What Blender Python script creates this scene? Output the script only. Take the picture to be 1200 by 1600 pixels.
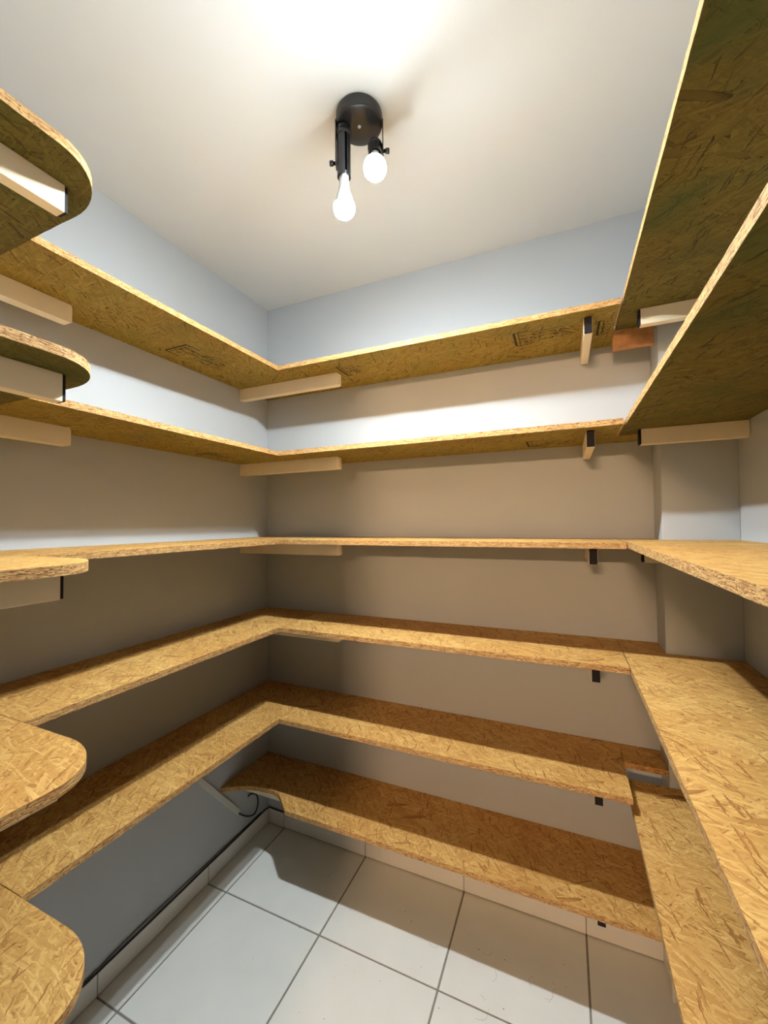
import bpy, bmesh, math, random
from mathutils import Vector, Matrix

for o in list(bpy.data.objects): bpy.data.objects.remove(o, do_unlink=True)
SC = bpy.context.scene
COL = SC.collection
random.seed(7)

# ------------------------------------------------------------------ camera
CAM = (1.4073, -1.7077, 1.5124); YAW = 0.4126; PITCH = 0.0265; ROLL = 0.0094; FPX = 640.85
cam = bpy.data.cameras.new('camera'); cam.sensor_fit = 'HORIZONTAL'; cam.sensor_width = 36
cam.lens = FPX * 36 / 1200; cam.clip_start = 0.01
camo = bpy.data.objects.new('camera', cam); COL.objects.link(camo)
fw = Vector((-math.sin(YAW)*math.cos(PITCH), math.cos(YAW)*math.cos(PITCH), math.sin(PITCH)))
rt = Vector((math.cos(YAW), math.sin(YAW), 0)); up = rt.cross(fw)
R2 = rt*math.cos(ROLL) - up*math.sin(ROLL); U2 = rt*math.sin(ROLL) + up*math.cos(ROLL)
m = Matrix((R2, U2, -fw)).transposed().to_4x4(); m.translation = CAM
camo.matrix_world = m
SC.camera = camo

# ------------------------------------------------------------------ world, light level, view
w = bpy.data.worlds.new('world'); SC.world = w; w.use_nodes = True
w.node_tree.nodes['Background'].inputs[0].default_value = (1.0, 0.93, 0.84, 1)
w.node_tree.nodes['Background'].inputs[1].default_value = 0.01
SC.cycles.diffuse_bounces = 3
BULB_STRENGTH = 940.0
BULB_COLOR = (0.87, 0.985, 1.03)
HALL_LAMP_STRENGTH = 190.0
HALL_LAMP_COLOR = (1.0, .645, .36)
vs = SC.view_settings
vs.view_transform = 'Standard'; vs.look = 'None'; vs.gamma = 1; vs.use_curve_mapping = False
vs.exposure = 2.72

# ------------------------------------------------------------------ dimensions
H = 2.633; W = 1.9008; D = 1.52            # room height, width, depth (near wall at y=-D)
DL = 0.3217; DB = 0.324; YN = 1.1945       # shelf depths, far edge of the near-wall shelves
XB = 1.5751; XP = 1.700; PP = 0.1276       # right end of back boards, pier corner, pier projection
T = 0.018
BZ = [2.1564, 1.7967, 1.429, 1.0670, 0.6948, 0.3341]   # undersides, back and left boards
RZ = [2.1583, 1.799, 1.4315, 1.0665, 0.6436]           # undersides, right boards
XR = [1.5787, 1.5815, 1.5765, 1.5765, 1.5765]          # room-side edge of the right boards
G = 0.0012                                               # joint gap

# ------------------------------------------------------------------ node helpers
def new_mat(name):
    m = bpy.data.materials.new(name); m.use_nodes = True
    return m, m.node_tree.nodes, m.node_tree.links, m.node_tree.nodes['Principled BSDF']
def nd(ns, typ, **kw):
    n = ns.new(typ)
    for k, v in kw.items(): setattr(n, k, v)
    return n
def setin(n, k, v): n.inputs[k].default_value = v
def mth(ns, ls, op, a, b=None):
    n = nd(ns, 'ShaderNodeMath', operation=op)
    for i, v in enumerate((a, b)):
        if v is None: continue
        if hasattr(v, 'links'): ls.new(v, n.inputs[i])
        else: n.inputs[i].default_value = v
    return n.outputs[0]
def mixc(ns, ls, f, a, b, blend='MIX'):
    n = nd(ns, 'ShaderNodeMix', data_type='RGBA', blend_type=blend)
    for s, v in ((n.inputs[0], f), (n.inputs[6], a), (n.inputs[7], b)):
        if hasattr(v, 'links'): ls.new(v, s)
        else: s.default_value = v if not isinstance(v, tuple) else (*v, 1)
    return n.outputs[2]
def ramp(ns, ls, fac, stops):
    n = nd(ns, 'ShaderNodeValToRGB'); e = n.color_ramp.elements
    while len(e) < len(stops): e.new(0.5)
    for el, (p, c) in zip(e, stops): el.position = p; el.color = (*c, 1)
    ls.new(fac, n.inputs[0]); return n.outputs[0]
def coords(ns, ls, rnd=40.0):
    tc = nd(ns, 'ShaderNodeTexCoord'); oi = nd(ns, 'ShaderNodeObjectInfo')
    sc = nd(ns, 'ShaderNodeVectorMath', operation='SCALE'); sc.inputs[0].default_value = (rnd, rnd*0.7, 0)
    ls.new(oi.outputs['Random'], sc.inputs['Scale'])
    ad = nd(ns, 'ShaderNodeVectorMath', operation='ADD'); ls.new(tc.outputs['Object'], ad.inputs[0]); ls.new(sc.outputs[0], ad.inputs[1])
    return ad.outputs[0]

def osb_face(name, pal, rough=0.62, bump=0.35, stain=None, amount=.5):
    m, ns, ls, bs = new_mat(name)
    v = coords(ns, ls)
    def warp(vec, scale, amt):
        nz = nd(ns, 'ShaderNodeTexNoise', noise_dimensions='2D'); setin(nz, 'Scale', scale); setin(nz, 'Detail', 1.0); ls.new(vec, nz.inputs['Vector'])
        sub = nd(ns, 'ShaderNodeVectorMath', operation='SUBTRACT'); ls.new(nz.outputs['Color'], sub.inputs[0]); sub.inputs[1].default_value = (.5, .5, .5)
        sc = nd(ns, 'ShaderNodeVectorMath', operation='SCALE'); ls.new(sub.outputs[0], sc.inputs[0]); sc.inputs['Scale'].default_value = amt
        ad = nd(ns, 'ShaderNodeVectorMath', operation='ADD'); ls.new(vec, ad.inputs[0]); ls.new(sc.outputs[0], ad.inputs[1])
        return ad.outputs[0]
    wv = warp(warp(v, 6.0, .035), 110.0, .0045)       # gentle bend of the flakes, then ragged ends
    col = None; hgt = None
    # (angle, flakes per metre along, across, share covered, value scale, value offset)
    layers = [(0.25, 11, 85, 0.0, .75, .08), (1.35, 13, 110, 0.50, .70, .10), (-0.62, 12, 130, 0.55, .70, .12), (0.72, 16, 170, 0.62, .70, .14), (2.3, 15, 210, 0.66, .65, .20),
              (-0.1, 20, 280, 0.74, .60, .28), (1.75, 26, 330, 0.962, .30, -.02), (-0.9, 24, 360, 0.970, .30, -.02), (0.45, 15, 80, 0.987, .35, .08)]
    for i, (ang, sx, sy, thr, vsc, vof) in enumerate(layers):
        mp = nd(ns, 'ShaderNodeMapping', vector_type='TEXTURE')     # rotate then stretch along the strand
        mp.inputs['Rotation'].default_value = (0, 0, ang); ls.new(wv, mp.inputs['Vector'])
        s2 = nd(ns, 'ShaderNodeVectorMath', operation='MULTIPLY_ADD'); ls.new(mp.outputs[0], s2.inputs[0])
        s2.inputs[1].default_value = (sx, sy, 0); s2.inputs[2].default_value = (3.7*i, 9.1*i, 0)
        vo = nd(ns, 'ShaderNodeTexVoronoi', voronoi_dimensions='2D', feature='F1'); setin(vo, 'Scale', 1.0); ls.new(s2.outputs[0], vo.inputs['Vector'])
        sp = nd(ns, 'ShaderNodeSeparateColor'); ls.new(vo.outputs['Color'], sp.inputs[0])
        val = mth(ns, ls, 'ADD', mth(ns, ls, 'MULTIPLY', sp.outputs[0], vsc), vof)
        if i in (0, 1, 2, 3, 5):
            fb = nd(ns, 'ShaderNodeTexNoise', noise_dimensions='2D'); setin(fb, 'Scale', 1.0); setin(fb, 'Detail', 1.5)
            s3 = nd(ns, 'ShaderNodeVectorMath', operation='MULTIPLY'); ls.new(mp.outputs[0], s3.inputs[0]); s3.inputs[1].default_value = (16, 480, 0)
            ls.new(s3.outputs[0], fb.inputs['Vector'])
            val = mth(ns, ls, 'ADD', val, mth(ns, ls, 'MULTIPLY', mth(ns, ls, 'SUBTRACT', fb.outputs[0], 0.45), 0.75))
        val = mth(ns, ls, 'SUBTRACT', val, mth(ns, ls, 'MULTIPLY', mth(ns, ls, 'POWER', vo.outputs['Distance'], 3.0), 0.35))   # resin line round each flake
        h = mth(ns, ls, 'SUBTRACT', sp.outputs[1], mth(ns, ls, 'MULTIPLY', vo.outputs['Distance'], 0.7))
        if col is None: col, hgt = val, h
        else:
            mk = mth(ns, ls, 'GREATER_THAN', sp.outputs[2], thr)
            hc = nd(ns, 'ShaderNodeMix', data_type='FLOAT'); ls.new(mk, hc.inputs[0]); ls.new(col, hc.inputs[2]); ls.new(val, hc.inputs[3]); col = hc.outputs[0]
            hm = nd(ns, 'ShaderNodeMix', data_type='FLOAT'); ls.new(mk, hm.inputs[0]); ls.new(hgt, hm.inputs[2]); ls.new(h, hm.inputs[3]); hgt = hm.outputs[0]
    col = ramp(ns, ls, col, pal)
    # broad tone variation over the board
    b = nd(ns, 'ShaderNodeTexNoise'); setin(b, 'Scale', 3.2); setin(b, 'Detail', 2.0); ls.new(v, b.inputs['Vector'])
    col = mixc(ns, ls, 0.8, col, ramp(ns, ls, b.outputs[0], [(0.35, (.86, .76, .66)), (0.65, (1, 1, 1))]), 'MULTIPLY')
    if stain:
        g = nd(ns, 'ShaderNodeTexNoise'); setin(g, 'Scale', 5.5); setin(g, 'Detail', 1.0); ls.new(v, g.inputs['Vector'])
        f = ramp(ns, ls, g.outputs[0], [(0.50, (0, 0, 0)), (0.75, (amount,)*3)])
        col = mixc(ns, ls, f, col, stain)
    ls.new(col, bs.inputs['Base Color']); setin(bs, 'Roughness', rough); setin(bs, 'Specular IOR Level', .25)
    bp = nd(ns, 'ShaderNodeBump'); setin(bp, 'Strength', bump); setin(bp, 'Distance', 0.0012); ls.new(hgt, bp.inputs['Height']); ls.new(bp.outputs[0], bs.inputs['Normal'])
    return m

TOP_PAL = [(0.0, (.33, .145, .036)), (0.22, (.54, .285, .080)), (0.55, (.645, .365, .112)), (1.0, (.80, .52, .19))]
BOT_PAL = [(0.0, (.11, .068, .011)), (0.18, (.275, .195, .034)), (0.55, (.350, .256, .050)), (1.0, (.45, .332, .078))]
M = {}
M['osb_top'] = osb_face('osb_top_face', TOP_PAL)
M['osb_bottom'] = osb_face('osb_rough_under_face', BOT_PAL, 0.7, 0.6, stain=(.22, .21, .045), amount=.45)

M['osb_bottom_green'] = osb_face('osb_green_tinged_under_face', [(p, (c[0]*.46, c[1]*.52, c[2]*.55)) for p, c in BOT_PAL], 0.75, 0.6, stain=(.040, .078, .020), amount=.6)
def osb_edge():
    m, ns, ls, bs = new_mat('osb_cut_edge')
    v = coords(ns, ls)
    s = nd(ns, 'ShaderNodeVectorMath', operation='MULTIPLY'); ls.new(v, s.inputs[0]); s.inputs[1].default_value = (42, 42, 520)
    n = nd(ns, 'ShaderNodeTexNoise'); setin(n, 'Scale', 1.0); setin(n, 'Detail', 3.5); setin(n, 'Roughness', .6); ls.new(s.outputs[0], n.inputs['Vector'])
    s2 = nd(ns, 'ShaderNodeVectorMath', operation='MULTIPLY'); ls.new(v, s2.inputs[0]); s2.inputs[1].default_value = (150, 150, 330)
    n2 = nd(ns, 'ShaderNodeTexNoise'); setin(n2, 'Scale', 1.0); setin(n2, 'Detail', 2.0); ls.new(s2.outputs[0], n2.inputs['Vector'])
    c = ramp(ns, ls, n.outputs[0], [(0.30, (.23, .085, .022)), (0.44, (.46, .225, .068)), (0.58, (.66, .40, .145)), (0.8, (.78, .54, .24))])
    pit = ramp(ns, ls, n2.outputs[0], [(0.55, (0, 0, 0)), (0.66, (.85, .85, .85))])
    c = mixc(ns, ls, pit, c, (.17, .065, .018))
    ls.new(c, bs.inputs['Base Color']); setin(bs, 'Roughness', .8)
    hh = mth(ns, ls, 'SUBTRACT', n.outputs[0], n2.outputs[0])
    bp = nd(ns, 'ShaderNodeBump'); setin(bp, 'Strength', .7); setin(bp, 'Distance', 0.002); ls.new(hh, bp.inputs['Height']); ls.new(bp.outputs[0], bs.inputs['Normal'])
    return m
M['osb_edge'] = osb_edge()

def plain(name, col, rough=.5, noise=0.0, nscale=30, bump=0.0, bscale=200, bdist=.001, metallic=0, spec=None):
    m, ns, ls, bs = new_mat(name)
    tc = nd(ns, 'ShaderNodeTexCoord')
    n = nd(ns, 'ShaderNodeTexNoise'); setin(n, 'Scale', nscale); setin(n, 'Detail', 3.0); ls.new(tc.outputs['Object'], n.inputs['Vector'])
    c = ramp(ns, ls, n.outputs[0], [(0.25, tuple(x*(1-noise) for x in col)), (0.75, tuple(min(1, x*(1+noise)) for x in col))])
    ls.new(c, bs.inputs['Base Color']); setin(bs, 'Roughness', rough); setin(bs, 'Metallic', metallic)
    if spec is not None: setin(bs, 'Specular IOR Level', spec)
    if bump:
        b = nd(ns, 'ShaderNodeTexNoise'); setin(b, 'Scale', bscale); setin(b, 'Detail', 2.0); ls.new(tc.outputs['Object'], b.inputs['Vector'])
        bp = nd(ns, 'ShaderNodeBump'); setin(bp, 'Strength', bump); setin(bp, 'Distance', bdist); ls.new(b.outputs[0], bp.inputs['Height']); ls.new(bp.outputs[0], bs.inputs['Normal'])
    return m
M['wall'] = plain('painted_wall_light_grey', (.50, .52, .54), .75, .02, 3, .12, 90, .001)
M['ceiling'] = plain('painted_ceiling_white', (.80, .835, .85), .85, .015, 2, .08, 60, .001)
M['tile'] = plain('ceramic_tile_white', (.84, .815, .77), .33, .035, 6, .03, 40, .0006)
M['skirt'] = plain('ceramic_skirting_white', (.80, .775, .73), .35, .03, 8, .02, 40, .0006)
M['hall_paint'] = plain('hall_wall_taupe_paint', (.34, .31, .28), .8, .03, 3)
M['hall_floor'] = plain('hall_floor_brown_laminate', (.30, .22, .15), .5, .15, 4)
M['grout'] = plain('grout_grey', (.27, .245, .21), .9, .15, 60, .2, 300)
M['batten'] = plain('painted_batten_cream', (.90, .78, .56), .5, .03, 12, .05, 60)
M['cap'] = plain('black_plastic_cap', (.014, .011, .013), .6, .1, 50, spec=.2)
M['lamp_black'] = plain('black_lacquered_metal', (.022, .022, .024), .28, .08, 40)
M['rubber'] = plain('black_cable_sheath', (.012, .011, .010), .5, .1, 90)
M['duct'] = plain('white_plastic_duct', (.66, .66, .60), .4, .02, 30)
M['stamp'] = plain('black_ink_stamp', (.040, .028, .010), .9, .4, 160)
M['block'] = plain('reddish_board_scrap', (.46, .215, .075), .6, .30, 38, .3, 110)
M['trim'] = plain('painted_door_trim', (.66, .65, .63), .5, .02, 10)
M['bulb_body'] = plain('bulb_white_plastic', (.80, .80, .80), .4, .01, 10)
M['debris'] = plain('wood_dust_specks', (.20, .13, .07), .8, .3, 200)
def glow(f):
    m, ns, ls, bs = new_mat('bulb_lit_diffuser')
    setin(bs, 'Base Color', (.9, .9, .9, 1)); setin(bs, 'Emission Color', (*BULB_COLOR, 1))
    # the LED board faces the tip, so the dome is brightest there and weaker round its rim
    tc = nd(ns, 'ShaderNodeTexCoord'); sp = nd(ns, 'ShaderNodeSeparateXYZ'); ls.new(tc.outputs['Object'], sp.inputs[0])
    mr = nd(ns, 'ShaderNodeMapRange'); ls.new(sp.outputs[2], mr.inputs[0])
    for k, v_ in zip(('From Min', 'From Max', 'To Min', 'To Max'), (-.123, -.1525, 0.0, 1.0)): setin(mr, k, v_)
    e = mth(ns, ls, 'MULTIPLY', mth(ns, ls, 'ADD', mth(ns, ls, 'POWER', mr.outputs[0], 5.0), .04), BULB_STRENGTH*f)
    ls.new(e, bs.inputs['Emission Strength'])
    return m
def warm_glow():
    m, ns, ls, bs = new_mat('hall_lamp_lit_glass')
    setin(bs, 'Base Color', (.9, .9, .9, 1)); setin(bs, 'Emission Color', (*HALL_LAMP_COLOR, 1)); setin(bs, 'Emission Strength', HALL_LAMP_STRENGTH)
    return m
M['warm_glow'] = warm_glow()
M['glow'] = glow(1.3); M['glow_tilted'] = glow(.6)   # tilted bulb set dimmer, hanging one stronger, to tame the ceiling hot spot

# ------------------------------------------------------------------ object helpers
def link(name, me, mats, parent=None, loc=(0, 0, 0), rot=None):
    o = bpy.data.objects.new(name, me); COL.objects.link(o)
    for mm in mats if isinstance(mats, (list, tuple)) else [mats]:
        if len(me.materials) < (len(mats) if isinstance(mats, (list, tuple)) else 1): me.materials.append(mm)
    o.location = loc
    if rot: o.rotation_euler = rot
    if parent: o.parent = parent
    return o
def fin(bm, name, smooth=False):
    bmesh.ops.recalc_face_normals(bm, faces=bm.faces)
    me = bpy.data.meshes.new(name); bm.to_mesh(me); bm.free()
    if smooth:
        for p in me.polygons: p.use_smooth = True
    return me
def tag(o, label, cat, group=None):
    o['label'] = label; o['category'] = cat
    if group: o['group'] = group
    return o
def struct(o): o['kind'] = 'structure'; return o
def box_bm(bm, lo, hi, bev=0, seg=1):
    vs_ = [bm.verts.new((x, y, z)) for x in (lo[0], hi[0]) for y in (lo[1], hi[1]) for z in (lo[2], hi[2])]
    q = [(0, 1, 3, 2), (4, 6, 7, 5), (0, 4, 5, 1), (2, 3, 7, 6), (0, 2, 6, 4), (1, 5, 7, 3)]
    fs = [bm.faces.new([vs_[i] for i in f]) for f in q]
    if bev:
        es = list({e for f in fs for e in f.edges})
        bmesh.ops.bevel(bm, geom=es, offset=bev, segments=seg, affect='EDGES', profile=.5)
def box(name, lo, hi, mat, parent=None, bev=0, seg=1):
    """box with its origin at its own lower centre"""
    c = ((lo[0]+hi[0])/2, (lo[1]+hi[1])/2, lo[2])
    bm = bmesh.new(); box_bm(bm, [a-b for a, b in zip(lo, c)], [a-b for a, b in zip(hi, c)], bev, seg)
    o = link(name, fin(bm, name), mat, None, c)
    if parent: o.parent = parent; o.location = Vector(c) - parent.location
    return o
def empty(name, loc):
    o = bpy.data.objects.new(name, None); COL.objects.link(o); o.location = loc; o.empty_display_size = .05; return o
def tube_mesh(name, pts, r, seg=8):
    """round tube along a polyline"""
    bm = bmesh.new(); rings = []; n = len(pts); pts = [Vector(p) for p in pts]; ref = None
    for i, p in enumerate(pts):
        d = (pts[min(i+1, n-1)] - pts[max(i-1, 0)]).normalized()
        if ref is None: ref = d.orthogonal().normalized()
        ref = (ref - d*ref.dot(d)).normalized(); b = d.cross(ref)
        rings.append([bm.verts.new(p + (ref*math.cos(a) + b*math.sin(a))*r) for a in [2*math.pi*k/seg for k in range(seg)]])
    for a, b in zip(rings, rings[1:]):
        for k in range(seg): bm.faces.new((a[k], a[(k+1) % seg], b[(k+1) % seg], b[k]))
    bm.faces.new(rings[0]); bm.faces.new(rings[-1])
    return fin(bm, name, True)
def lathe_mesh(name, prof, seg=32):
    bm = bmesh.new(); rings = []
    for r, z in prof:
        if r < 1e-6: rings.append([bm.verts.new((0, 0, z))])
        else: rings.append([bm.verts.new((r*math.cos(2*math.pi*k/seg), r*math.sin(2*math.pi*k/seg), z)) for k in range(seg)])
    for a, b in zip(rings, rings[1:]):
        for k in range(seg):
            if len(a) == 1 and len(b) == 1: continue
            if len(a) == 1: bm.faces.new((a[0], b[k], b[(k+1) % seg]))
            elif len(b) == 1: bm.faces.new((a[k], a[(k+1) % seg], b[0]))
            else: bm.faces.new((a[k], a[(k+1) % seg], b[(k+1) % seg], b[k]))
    return fin(bm, name, True)
def smooth_path(pts, n=8):
    pts = [Vector(p) for p in pts]; out = []
    P_ = [pts[0]] + pts + [pts[-1]]
    for i in range(1, len(P_)-2):
        p0, p1, p2, p3 = P_[i-1:i+3]
        for k in range(n):
            t = k/n
            out.append(.5*((2*p1) + (p2-p0)*t + (2*p0-5*p1+4*p2-p3)*t*t + (3*p1-p0-3*p2+p3)*t**3))
    return out + [pts[-1]]

def board(name, outline, z, label, group=None, thick=T, rough=.0007, cat='shelf', under='osb_bottom'):
    """a sawn board: prism of an outline with slightly ragged edges; faces: top, rough underside, cut edge"""
    cx = sum(p[0] for p in outline)/len(outline); cy = sum(p[1] for p in outline)/len(outline)
    pts = []
    for a, b in zip(outline, outline[1:]+outline[:1]):
        L = math.hypot(b[0]-a[0], b[1]-a[1]); n = max(1, int(L/.022))
        nx, ny = -(b[1]-a[1])/max(L, 1e-9), (b[0]-a[0])/max(L, 1e-9)
        for k in range(n):
            j = 0 if k == 0 else 1
            pts.append((a[0]+(b[0]-a[0])*k/n, a[1]+(b[1]-a[1])*k/n, nx*j, ny*j))
    bm = bmesh.new(); top = []; bot = []
    for x, y, nx, ny in pts:      # outline runs counter-clockwise: (nx,ny) points inwards, so wear only removes wood
        a = random.random()**2*rough; b = random.random()**2*rough
        top.append(bm.verts.new((x-cx+nx*a, y-cy+ny*a, thick)))
        bot.append(bm.verts.new((x-cx+nx*b, y-cy+ny*b, 0)))
    ft = bm.faces.new(top); ft.material_index = 0
    fb = bm.faces.new(bot[::-1]); fb.material_index = 1
    n = len(pts)
    for k in range(n):
        f = bm.faces.new((bot[k], bot[(k+1) % n], top[(k+1) % n], top[k])); f.material_index = 2
    bmesh.ops.triangulate(bm, faces=[ft, fb])
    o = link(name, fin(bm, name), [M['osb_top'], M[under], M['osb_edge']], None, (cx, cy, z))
    return tag(o, label, cat, group)
def rect(x0, x1, y0, y1): return [(x0, y0), (x1, y0), (x1, y1), (x0, y1)]

# ------------------------------------------------------------------ room shell
WT = .12
def sbox(name, lo, hi, mat, bev=0): return struct(box(name, lo, hi, mat, None, bev))
sbox('wall_back', (-WT, 0, -.05), (W+WT, WT, H), M['wall'])
sbox('wall_left', (-WT, -D, -.05), (0, 0, H), M['wall'])
sbox('wall_right', (W, -D, -.05), (W+WT, 0, H), M['wall'])
sbox('wall_pier', (XP, -PP, 0), (W, 0, H), M['wall'], .0015)
sbox('ceiling', (-WT, -D-WT, H), (W+WT, WT, H+.1), M['ceiling'])
DX0, DX1, DH = .645, 1.585, 2.29
bm = bmesh.new()
box_bm(bm, (-WT, -D-WT, -.05), (DX0, -D, H)); box_bm(bm, (DX1, -D-WT, -.05), (W+WT, -D, H)); box_bm(bm, (DX0, -D-WT, DH), (DX1, -D, H))
struct(link('wall_front', fin(bm, 'wall_front'), M['wall']))
bm = bmesh.new()
box_bm(bm, (DX0, -D-WT-.01, 0), (DX0+.025, -D+.01, DH)); box_bm(bm, (DX1-.025, -D-WT-.01, 0), (DX1, -D+.01, DH)); box_bm(bm, (DX0+.025, -D-WT-.01, DH-.025), (DX1-.025, -D+.01, DH))
struct(link('trim_1', fin(bm, 'trim_1'), M['trim']))
# the room the doorway opens into: its lamp throws warm light through the door onto the back wall
HX0, HX1, HY = -3.2, 4.4, -8.2
sbox('wall_hall_left', (HX0-.1, HY, -.05), (HX0, -D-WT, H), M['hall_paint'])
sbox('wall_hall_right', (HX1, HY, -.05), (HX1+.1, -D-WT, H), M['hall_paint'])
sbox('wall_hall_end', (HX0-.1, HY-.1, -.05), (HX1+.1, HY, H), M['hall_paint'])
bm = bmesh.new(); box_bm(bm, (HX0-.1, -D-WT, -.05), (-WT, -D, H)); box_bm(bm, (W+WT, -D-WT, -.05), (HX1+.1, -D, H))
struct(link('wall_hall_front', fin(bm, 'wall_hall_front'), M['hall_paint']))
sbox('ceiling_hall', (HX0-.1, HY-.1, H), (HX1+.1, -D-WT, H+.1), M['ceiling'])
sbox('floor_hall', (HX0-.1, HY-.1, -.06), (HX1+.1, -D-.9, 0), M['hall_floor'])
hl = empty('tube_lamp', (.97, -5.57, H))
tag(hl, 'warm linear tube lamp on the ceiling of the adjoining room', 'ceiling lamp')
bm = bmesh.new(); box_bm(bm, (-.38, -.03, -.045), (.38, .03, -.0005), .004, 2); link('housing', fin(bm, 'housing'), M['trim'], hl)
for sx_ in (-1, 1):
    bm = bmesh.new(); box_bm(bm, (sx_*.365-.012, -.014, -.115), (sx_*.365+.012, .014, -.045), .002); link('lamp_holder', fin(bm, 'lamp_holder'), M['trim'], hl)
g = link('tube', tube_mesh('tube', [(-.353, 0, -.093), (.353, 0, -.093)], .018, 20), M['warm_glow'], hl); g['label'] = 'glowing warm light tube'
# floor: mortar bed, then every tile a slab of its own
S = .4498; GX = .1048; GY = -.3901; GW = .0033
floor = sbox('floor', (HX0-.1, -D-.9, -.06), (HX1+.1, WT, -.003), M['grout'])
xs = [0] + [GX+S*i for i in range(4)] + [W]   # room bays only
ys = [0] + [GY-S*j for j in range(5)]
for x0, x1 in zip(xs, xs[1:]):
    for y1, y0 in zip(ys, ys[1:]):
        t = box('tile', (x0+GW, y0+GW, -.010), (x1-GW, y1-GW, random.uniform(-.0004, 0)), M['tile'], floor, .0012)
# tiled skirting
BH = .073; BT = .009
sk = struct(empty('baseboard_back', (0, 0, 0)))
sx = [BT] + [GX+S*i for i in range(4)] + [XP]
for x0, x1 in zip(sx, sx[1:]): box('tile', (x0+.0015, -BT, .004), (x1-.0015, -.0002, BH), M['skirt'], sk, .0012)
box('mortar', (BT, -.006, .0005), (XP, -.0004, BH-.002), M['grout'], sk)
sk = struct(empty('baseboard_left', (0, 0, 0)))
sy = [0] + [GY-S*j for j in range(3)] + [-D]
for y1, y0 in zip(sy, sy[1:]): box('tile', (.0002, y0+.0015, .004), (BT, y1-.0015, BH), M['skirt'], sk, .0012)
box('mortar', (.0004, -D, .0005), (.006, 0, BH-.002), M['grout'], sk)
sk = struct(empty('baseboard_right', (0, 0, 0)))
sy = [-PP] + [GY-S*j for j in range(3)] + [-D]
for y1, y0 in zip(sy, sy[1:]): box('tile', (W-BT, y0+.0012, .001), (W-.0002, y1-.0012, BH), M['skirt'], sk, .0012)
sk = struct(empty('baseboard_pier', (0, 0, 0)))
box('tile', (XP-BT, -PP-BT, .001), (XP-.0002, -BT-.001, BH), M['skirt'], sk, .0012)
box('tile', (XP+.001, -PP-BT, .001), (W-BT-.001, -PP-.0002, BH), M['skirt'], sk, .0012)

# ------------------------------------------------------------------ shelves
LEV = ['topmost', 'second from the ceiling', 'third from the ceiling', 'fourth from the ceiling', 'fifth from the ceiling', 'lowest']
for i in range(5):
    z = BZ[i]
    lv = LEV[i]
    left = board('left_wall_shelf', rect(G, DL-G/2, -YN+G/2, -G), z, 'straight strand-board shelf along the left wall, %s' % lv, 'strand-board shelves on the left wall')
    back = board('back_wall_shelf', rect(DL+G/2, XB-G/2, -DB, -G), z, 'straight strand-board shelf along the back wall, %s' % lv, 'strand-board shelves on the back wall')
    # wide end shelf on the wall beside the doorway, outer corner rounded
    rx, ry = .155, .115; x1 = .642; pts = [(G, -D+G), (x1, -D+G)]
    for k in range(13):
        a = math.pi/2*k/12
        pts.append((x1-rx+rx*math.cos(a), -YN-G/2-ry+ry*math.sin(a)))
    pts.append((G, -YN-G/2))
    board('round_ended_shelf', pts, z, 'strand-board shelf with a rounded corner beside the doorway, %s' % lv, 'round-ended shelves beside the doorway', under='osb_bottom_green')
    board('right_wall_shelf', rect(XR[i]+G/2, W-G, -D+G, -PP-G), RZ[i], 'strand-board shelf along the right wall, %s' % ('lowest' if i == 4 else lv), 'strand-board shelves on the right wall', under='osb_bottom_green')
    board('shelf_filler', rect(XB+G/2, XP-G, -PP+(.021 if i == 0 else .0), -G), z, 'small strand-board filler in the niche beside the pier, %s' % lv, 'fillers beside the pier', cat='filler board')
# lowest back shelf with the scooped cut-out at its left end
sc = smooth_path([(.0012, -.319), (.055, -.284), (.115, -.255), (.185, -.243), (.255, -.248), (.305, -.285), (.352, -DB)], 5)
pts = [(p.x, p.y) for p in sc] + [(XP-G, -DB), (XP-G, -G), (G, -G)]
board('back_wall_shelf', pts, BZ[5], 'lowest strand-board shelf on the back wall, scooped out at its left end', 'strand-board shelves on the back wall')
# strip of board screwed under the topmost shelf beside the pier
blk = box('board_offcut', (1.572, -PP, 2.093), (1.692, -PP+.019, BZ[0]-.0008), M['block'], None, .0035, 2)
tag(blk, 'short reddish-brown board offcut fixed under the topmost shelf beside the pier', 'board offcut')

# ------------------------------------------------------------------ battens and brackets
def batten(lo, hi, label, group, end=None, cap=None):
    """cream bar under a shelf; cap: axis-signed black end cap"""
    if cap is None:
        ax = 0 if end == '+x' else 1
        c = ((lo[0]+hi[0])/2, (lo[1]+hi[1])/2, lo[2])
        bm = bmesh.new(); box_bm(bm, [a-b for a, b in zip(lo, c)], [a-b for a, b in zip(hi, c)])
        # well rounded free end, fine arris on the rest
        fe = max(v.co[ax] for v in bm.verts)
        es = [e for e in bm.edges if all(abs(v.co[ax]-fe) < 1e-6 for v in e.verts)]
        bmesh.ops.bevel(bm, geom=es, offset=.011, segments=4, affect='EDGES', profile=.5)
        me = fin(bm, 'support_batten')
        o = link('support_batten', me, M['batten'], None, c)
        return tag(o, label, 'batten', group)
    root = empty('shelf_bracket', ((lo[0]+hi[0])/2, (lo[1]+hi[1])/2, lo[2]))
    a, b = list(lo), list(hi); c0, c1 = list(lo), list(hi)
    s, ax = (1 if cap[0] == '+' else -1), 'xyz'.index(cap[1])
    ct = .006
    if s > 0: b[ax] = hi[ax]-ct; c0[ax] = hi[ax]-ct
    else: a[ax] = lo[ax]+ct; c1[ax] = lo[ax]+ct
    box('bar', a, b, M['batten'], root, .0012, 2)
    for k in range(3):
        if k != ax: c0[k] += .0012; c1[k] -= .0012
    cp = box('end_cap', c0, c1, M['cap'], root, .001, 1); cp['label'] = 'black plastic end cap'
    return tag(root, label, 'bracket', group)
BHT = .053
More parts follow.
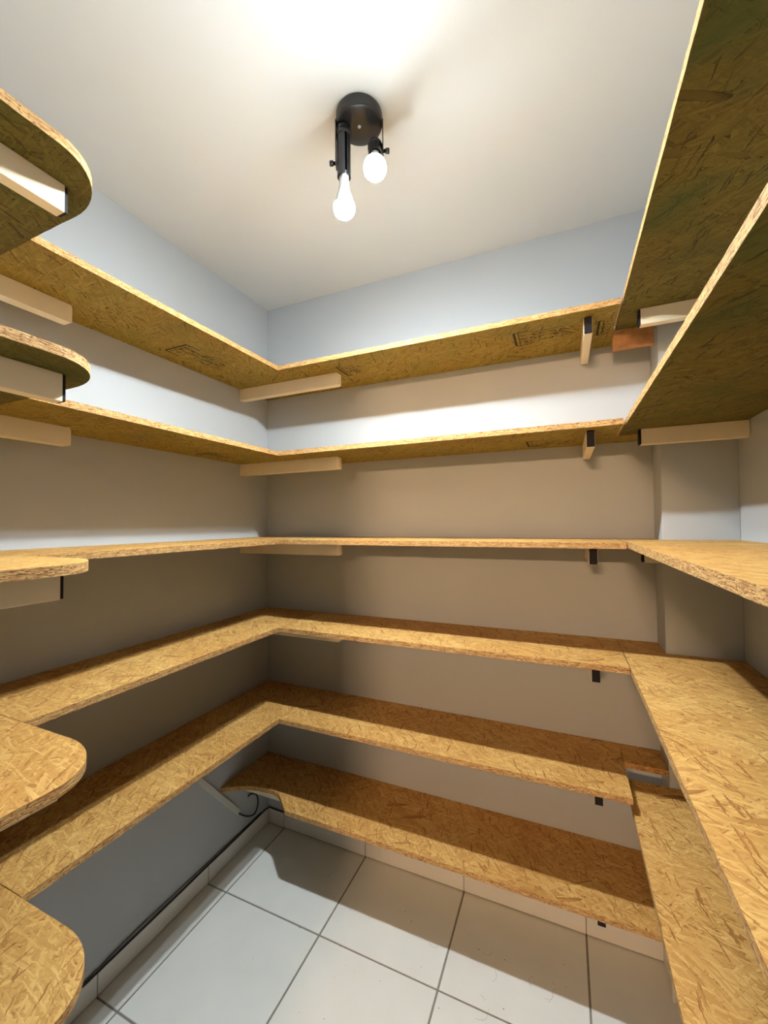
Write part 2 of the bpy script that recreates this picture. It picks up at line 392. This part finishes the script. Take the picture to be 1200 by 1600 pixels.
for i in range(6):
    z = BZ[i]; lv = LEV[i]; sh = '%s shelf' % lv if i in (0, 5) else 'shelf %s' % lv
    batten((.0006, -.2, z-BHT), (.541, -.168, z-.0006), 'cream batten across the back left corner, under the %s' % sh, 'battens across the back left corner', '+x')
    batten((1.477, -.279, z-BHT), (1.502, -.0006, z-.0006), 'black-capped cream bracket on the back wall, under the %s' % sh, 'capped brackets on the back wall', cap='-y')
    if i < 5:
        batten((.070, -D+.0006, z-BHT), (.104, -.983, z-.0006), 'cream batten beside the left wall, under the %s' % sh, 'battens beside the left wall', '+y')
        batten((.530, -D+.0006, z-BHT), (.556, -1.246, z-.0006), 'black-capped cream bracket under the round-ended shelf that is %s' % lv, 'capped brackets beside the doorway', cap='+y')
        rz = RZ[i]
        y1 = -.22 if i != 0 else -.262
        batten((1.628, y1, rz-.05), (W-.0006, y1+.026, rz-.0006), 'black-capped cream bracket on the right wall, under its %s' % sh, 'capped brackets on the right wall', cap='-x')

# ------------------------------------------------------------------ faded ink stamps under the boards
def stamp(parent, x0, y0, L, Wd, along, n, rnd):
    """a printed frame with short unreadable strokes, on the underside; x0,y0 world corner"""
    R = random.Random(rnd); bm = bmesh.new()
    def q(u0, v0, u1, v1, th):
        d = Vector((u1-u0, v1-v0)); ln_ = d.length; nn = Vector((-d.y, d.x))/ln_*th/2
        co = []
        for s_, (u, v) in ((1, (u0, v0)), (1, (u1, v1)), (-1, (u1, v1)), (-1, (u0, v0))):
            a, b = u+nn.x*s_, v+nn.y*s_
            co.append((x0+a, y0+b) if along == 'x' else (x0+b, y0+a))
        bm.faces.new([bm.verts.new((x-parent.location.x, y-parent.location.y, -.0005)) for x, y in co])
    q(0, 0, 0, Wd, .008); q(0, 0, L*.25, 0, .0045); q(0, Wd, L*.25, Wd, .0045); q(.014, 0, .014, Wd, .003)
    for k in range(n):
        u = .012+R.random()*(L-.03); row = R.choice((.25, .48, .72))*Wd
        h = R.uniform(.008, .016); u2 = u+R.choice((0, 0, .010, .014, .02)); v2 = row+(h if u2 == u else R.choice((0, 0, h)))
        q(u, row, u2+1e-4, v2+1e-4, R.uniform(.0024, .0046))
    for k in range(3):
        u = R.random()*L*.6; row = R.choice((.12, .6, .88))*Wd; q(u, row, min(L, u+R.uniform(.03, .06)), row, .0028)
    o = link('ink_stamp', fin(bm, 'ink_stamp'), M['stamp'], parent); o['label'] = 'faded unreadable dark ink stamp'
byn = {(o.name.split('.')[0], round(o.location.z, 3)): o for o in COL.objects}
b1 = byn[('back_wall_shelf', round(BZ[0], 3))]; b2 = byn[('back_wall_shelf', round(BZ[1], 3))]
l1 = byn[('left_wall_shelf', round(BZ[0], 3))]; l2 = byn[('left_wall_shelf', round(BZ[1], 3))]
stamp(l1, .075, -.66, .23, .11, 'y', 60, 3)
stamp(l2, .05, -.50, .16, .09, 'y', 26, 11)
stamp(b1, .56, -.25, .10, .11, 'x', 18, 5)
stamp(b1, 1.262, -.255, .20, .11, 'x', 54, 6)
stamp(b1, 1.525, -.23, .042, .11, 'x', 9, 9)
stamp(b2, 1.292, -.17, .17, .11, 'x', 40, 8)

# ------------------------------------------------------------------ ceiling lamp with two adjustable bulbs
LC = Vector((.913, -.723, H))
lx = Vector((math.cos(YAW), math.sin(YAW), 0)); ly = Vector((-math.sin(YAW), math.cos(YAW), 0))
lamp = empty('ceiling_lamp', LC); lamp.rotation_euler = (0, 0, YAW)
tag(lamp, 'black two-arm ceiling spotlight with bare lit white bulbs', 'ceiling lamp')
CR = .063; CHT = .030
link('canopy', lathe_mesh('canopy', [(0, -.0005), (CR, -.0005), (CR+.001, -.004), (CR, -CHT+.006), (CR-.002, -CHT+.002), (CR-.007, -CHT), (.012, -CHT), (0, -CHT)], 48), M['lamp_black'], lamp)
link('screw', lathe_mesh('screw', [(0, -CHT-.003), (.004, -CHT-.002), (.005, -CHT+.001)], 16), M['duct'], lamp)
def spot(side, pz, px, tilt, spin, z1):
    """arm plate with knob, slotted tube on a pivot, bulb; lamp-local axes: x across the picture, -y towards the doorway"""
    xo = side*(CR+.0012)
    bm = bmesh.new(); box_bm(bm, (xo-.0015, -.011, pz-.012), (xo+.0015, .011, -CHT+.012), .0008)
    link('arm', fin(bm, 'arm'), M['lamp_black'], lamp)
    kn = link('knob', lathe_mesh('knob', [(0, -.002), (.0045, -.002), (.0045, .008), (.007, .008), (.007, .017), (.006, .018), (0, .018)], 20), M['lamp_black'], lamp, (xo, 0, pz), (0, side*math.pi/2, 0))
    # tube with an open slot over its lower part
    r = .0185; seg = 40; zs, z0 = z1-.018, -.040
    bm = bmesh.new(); rows = []
    for z in (z1, zs, z0):
        rows.append([bm.verts.new((r*math.cos(2*math.pi*k/seg), r*math.sin(2*math.pi*k/seg), z)) for k in range(seg)])
    for k in range(seg): bm.faces.new((rows[0][k], rows[0][(k+1) % seg], rows[1][(k+1) % seg], rows[1][k]))
    gap = range(2)
    for k in range(seg):
        if k not in gap: bm.faces.new((rows[1][k], rows[1][(k+1) % seg], rows[2][(k+1) % seg], rows[2][k]))
    bm.faces.new(rows[0])
    tb = link('tube', fin(bm, 'tube'), M['lamp_black'], lamp, (px, 0, pz), (-tilt, 0, spin))
    so = tb.modifiers.new('wall', 'SOLIDIFY'); so.thickness = .0016
    ring = lathe_mesh('collar', [(r-.001, z1-.024), (r+.0022, z1-.024), (r+.0022, z1-.012), (r-.001, z1-.012)], 40)
    link('collar', ring, M['lamp_black'], tb)
    bd = link('bulb', lathe_mesh('bulb', [(0, -.028), (.013, -.028), (.0135, -.060), (.0165, -.080), (.0225, -.097), (.0265, -.110), (.0292, -.121)], 32), M['bulb_body'], tb)
    gl = [(.0292, -.121)]
    for k in range(1, 9):
        a = math.pi/2*k/8; gl.append((.0302*math.cos(a) if k < 8 else 0, -.123-.0295*math.sin(a)))
    g = link('diffuser', lathe_mesh('diffuser', gl, 32), M['glow_tilted' if tilt else 'glow'], bd); g['label'] = 'glowing white bulb dome'
spot(-1, -.133, -.043, 0.0, math.radians(-75), .098)
spot(1, -.099, .043, math.radians(32), math.radians(0), .045)

# ------------------------------------------------------------------ cable, duct and small marks
# narrow white cable duct running slantwise on the left wall under the fifth shelf
a = Vector((0, -.455, .475)); b = Vector((0, -.217, .186)); d = (b-a).normalized(); n = Vector((0, -d.z, d.y))
bm = bmesh.new(); L = (b-a).length
box_bm(bm, (0.0004, -.011, 0), (.013, .011, L), .0012)
M4 = Matrix((Vector((1, 0, 0)), d.cross(Vector((1, 0, 0))), d)).transposed().to_4x4()
bm.transform(M4)
o = link('cable_duct', fin(bm, 'cable_duct'), M['duct'], None, a)
tag(o, 'thin white cable duct slanting down the left wall', 'cable duct')
pts = smooth_path([(.006, -.222, .192), (.010, -.208, .172), (.014, -.165, .135), (.016, -.118, .118), (.014, -.092, .150), (.012, -.100, .195), (.008, -.132, .218), (.004, -.150, .215)], 8)
tag(link('power_cable', tube_mesh('power_cable', pts, .0035), M['rubber']), 'black cable looping out of the end of the cable duct', 'cable')
rr = random.Random(4)
pts = [(.0075, -D+.004, BH+.004)] + [(.007+rr.uniform(-.001, .001), -1.35+.105*k, BH+.004) for k in range(13)] + [(.010, -.012, BH+.004), (.06, -.007, BH+.0045), (.3, -.006, BH+.004), (.7, -.006, BH+.004), (1.3, -.006, BH+.004), (1.69, -.006, BH+.004)]
tag(link('floor_cable', tube_mesh('floor_cable', smooth_path(pts, 4), .0028), M['rubber']), 'long black cable lying along the top of the tiled skirting', 'cable')
pts = [(.0045, -D+.004, BH+.0095)] + [(.0045, y, BH+h) for y, h in ((-1.2, .0095), (-.95, .0095), (-.86, .011), (-.74, .019), (-.6, .0185), (-.45, .016), (-.3, .0125), (-.15, .010), (-.06, .0095))]
tag(link('wall_cable', tube_mesh('wall_cable', smooth_path(pts, 4), .0016), M['rubber']), 'thinner black cable hanging on the left wall just above the skirting', 'cable')
# dust, hairs and wood specks on the tiles
bm = bmesh.new()
for k in range(46):
    x = rr.uniform(.35, 1.5); y = rr.uniform(-.75, -.12) if k % 3 else rr.uniform(-.45, -.2)
    s = rr.uniform(.0008, .0024); a0 = rr.random()*6.28
    vs_ = [bm.verts.new((x+s*math.cos(a0+q)*rr.uniform(.6, 1.3), y+s*math.sin(a0+q), .0003+.0006*(j % 2))) for j, q in enumerate((0, 1.3, 2.6, 3.9, 5.1))]
    bm.faces.new(vs_)
for k in range(16):
    x = rr.uniform(.95, 1.5); y = rr.uniform(-.5, -.2); a0 = rr.random()*6.28; R_ = rr.uniform(.008, .03); n_ = 7; wd = .0005
    prev = None
    for j in range(n_):
        a = a0+j*rr.uniform(.2, .42); p = (x+R_*math.cos(a), y+R_*math.sin(a)); q = (x+(R_+wd)*math.cos(a), y+(R_+wd)*math.sin(a))
        cur = (bm.verts.new((*p, .0008)), bm.verts.new((*q, .0008)))
        if prev: bm.faces.new((prev[0], prev[1], cur[1], cur[0]))
        prev = cur
o = link('floor_dust', fin(bm, 'floor_dust'), M['debris']); o['kind'] = 'stuff'
tag(o, 'scattered dark specks and hairs on the white floor tiles', 'dust')
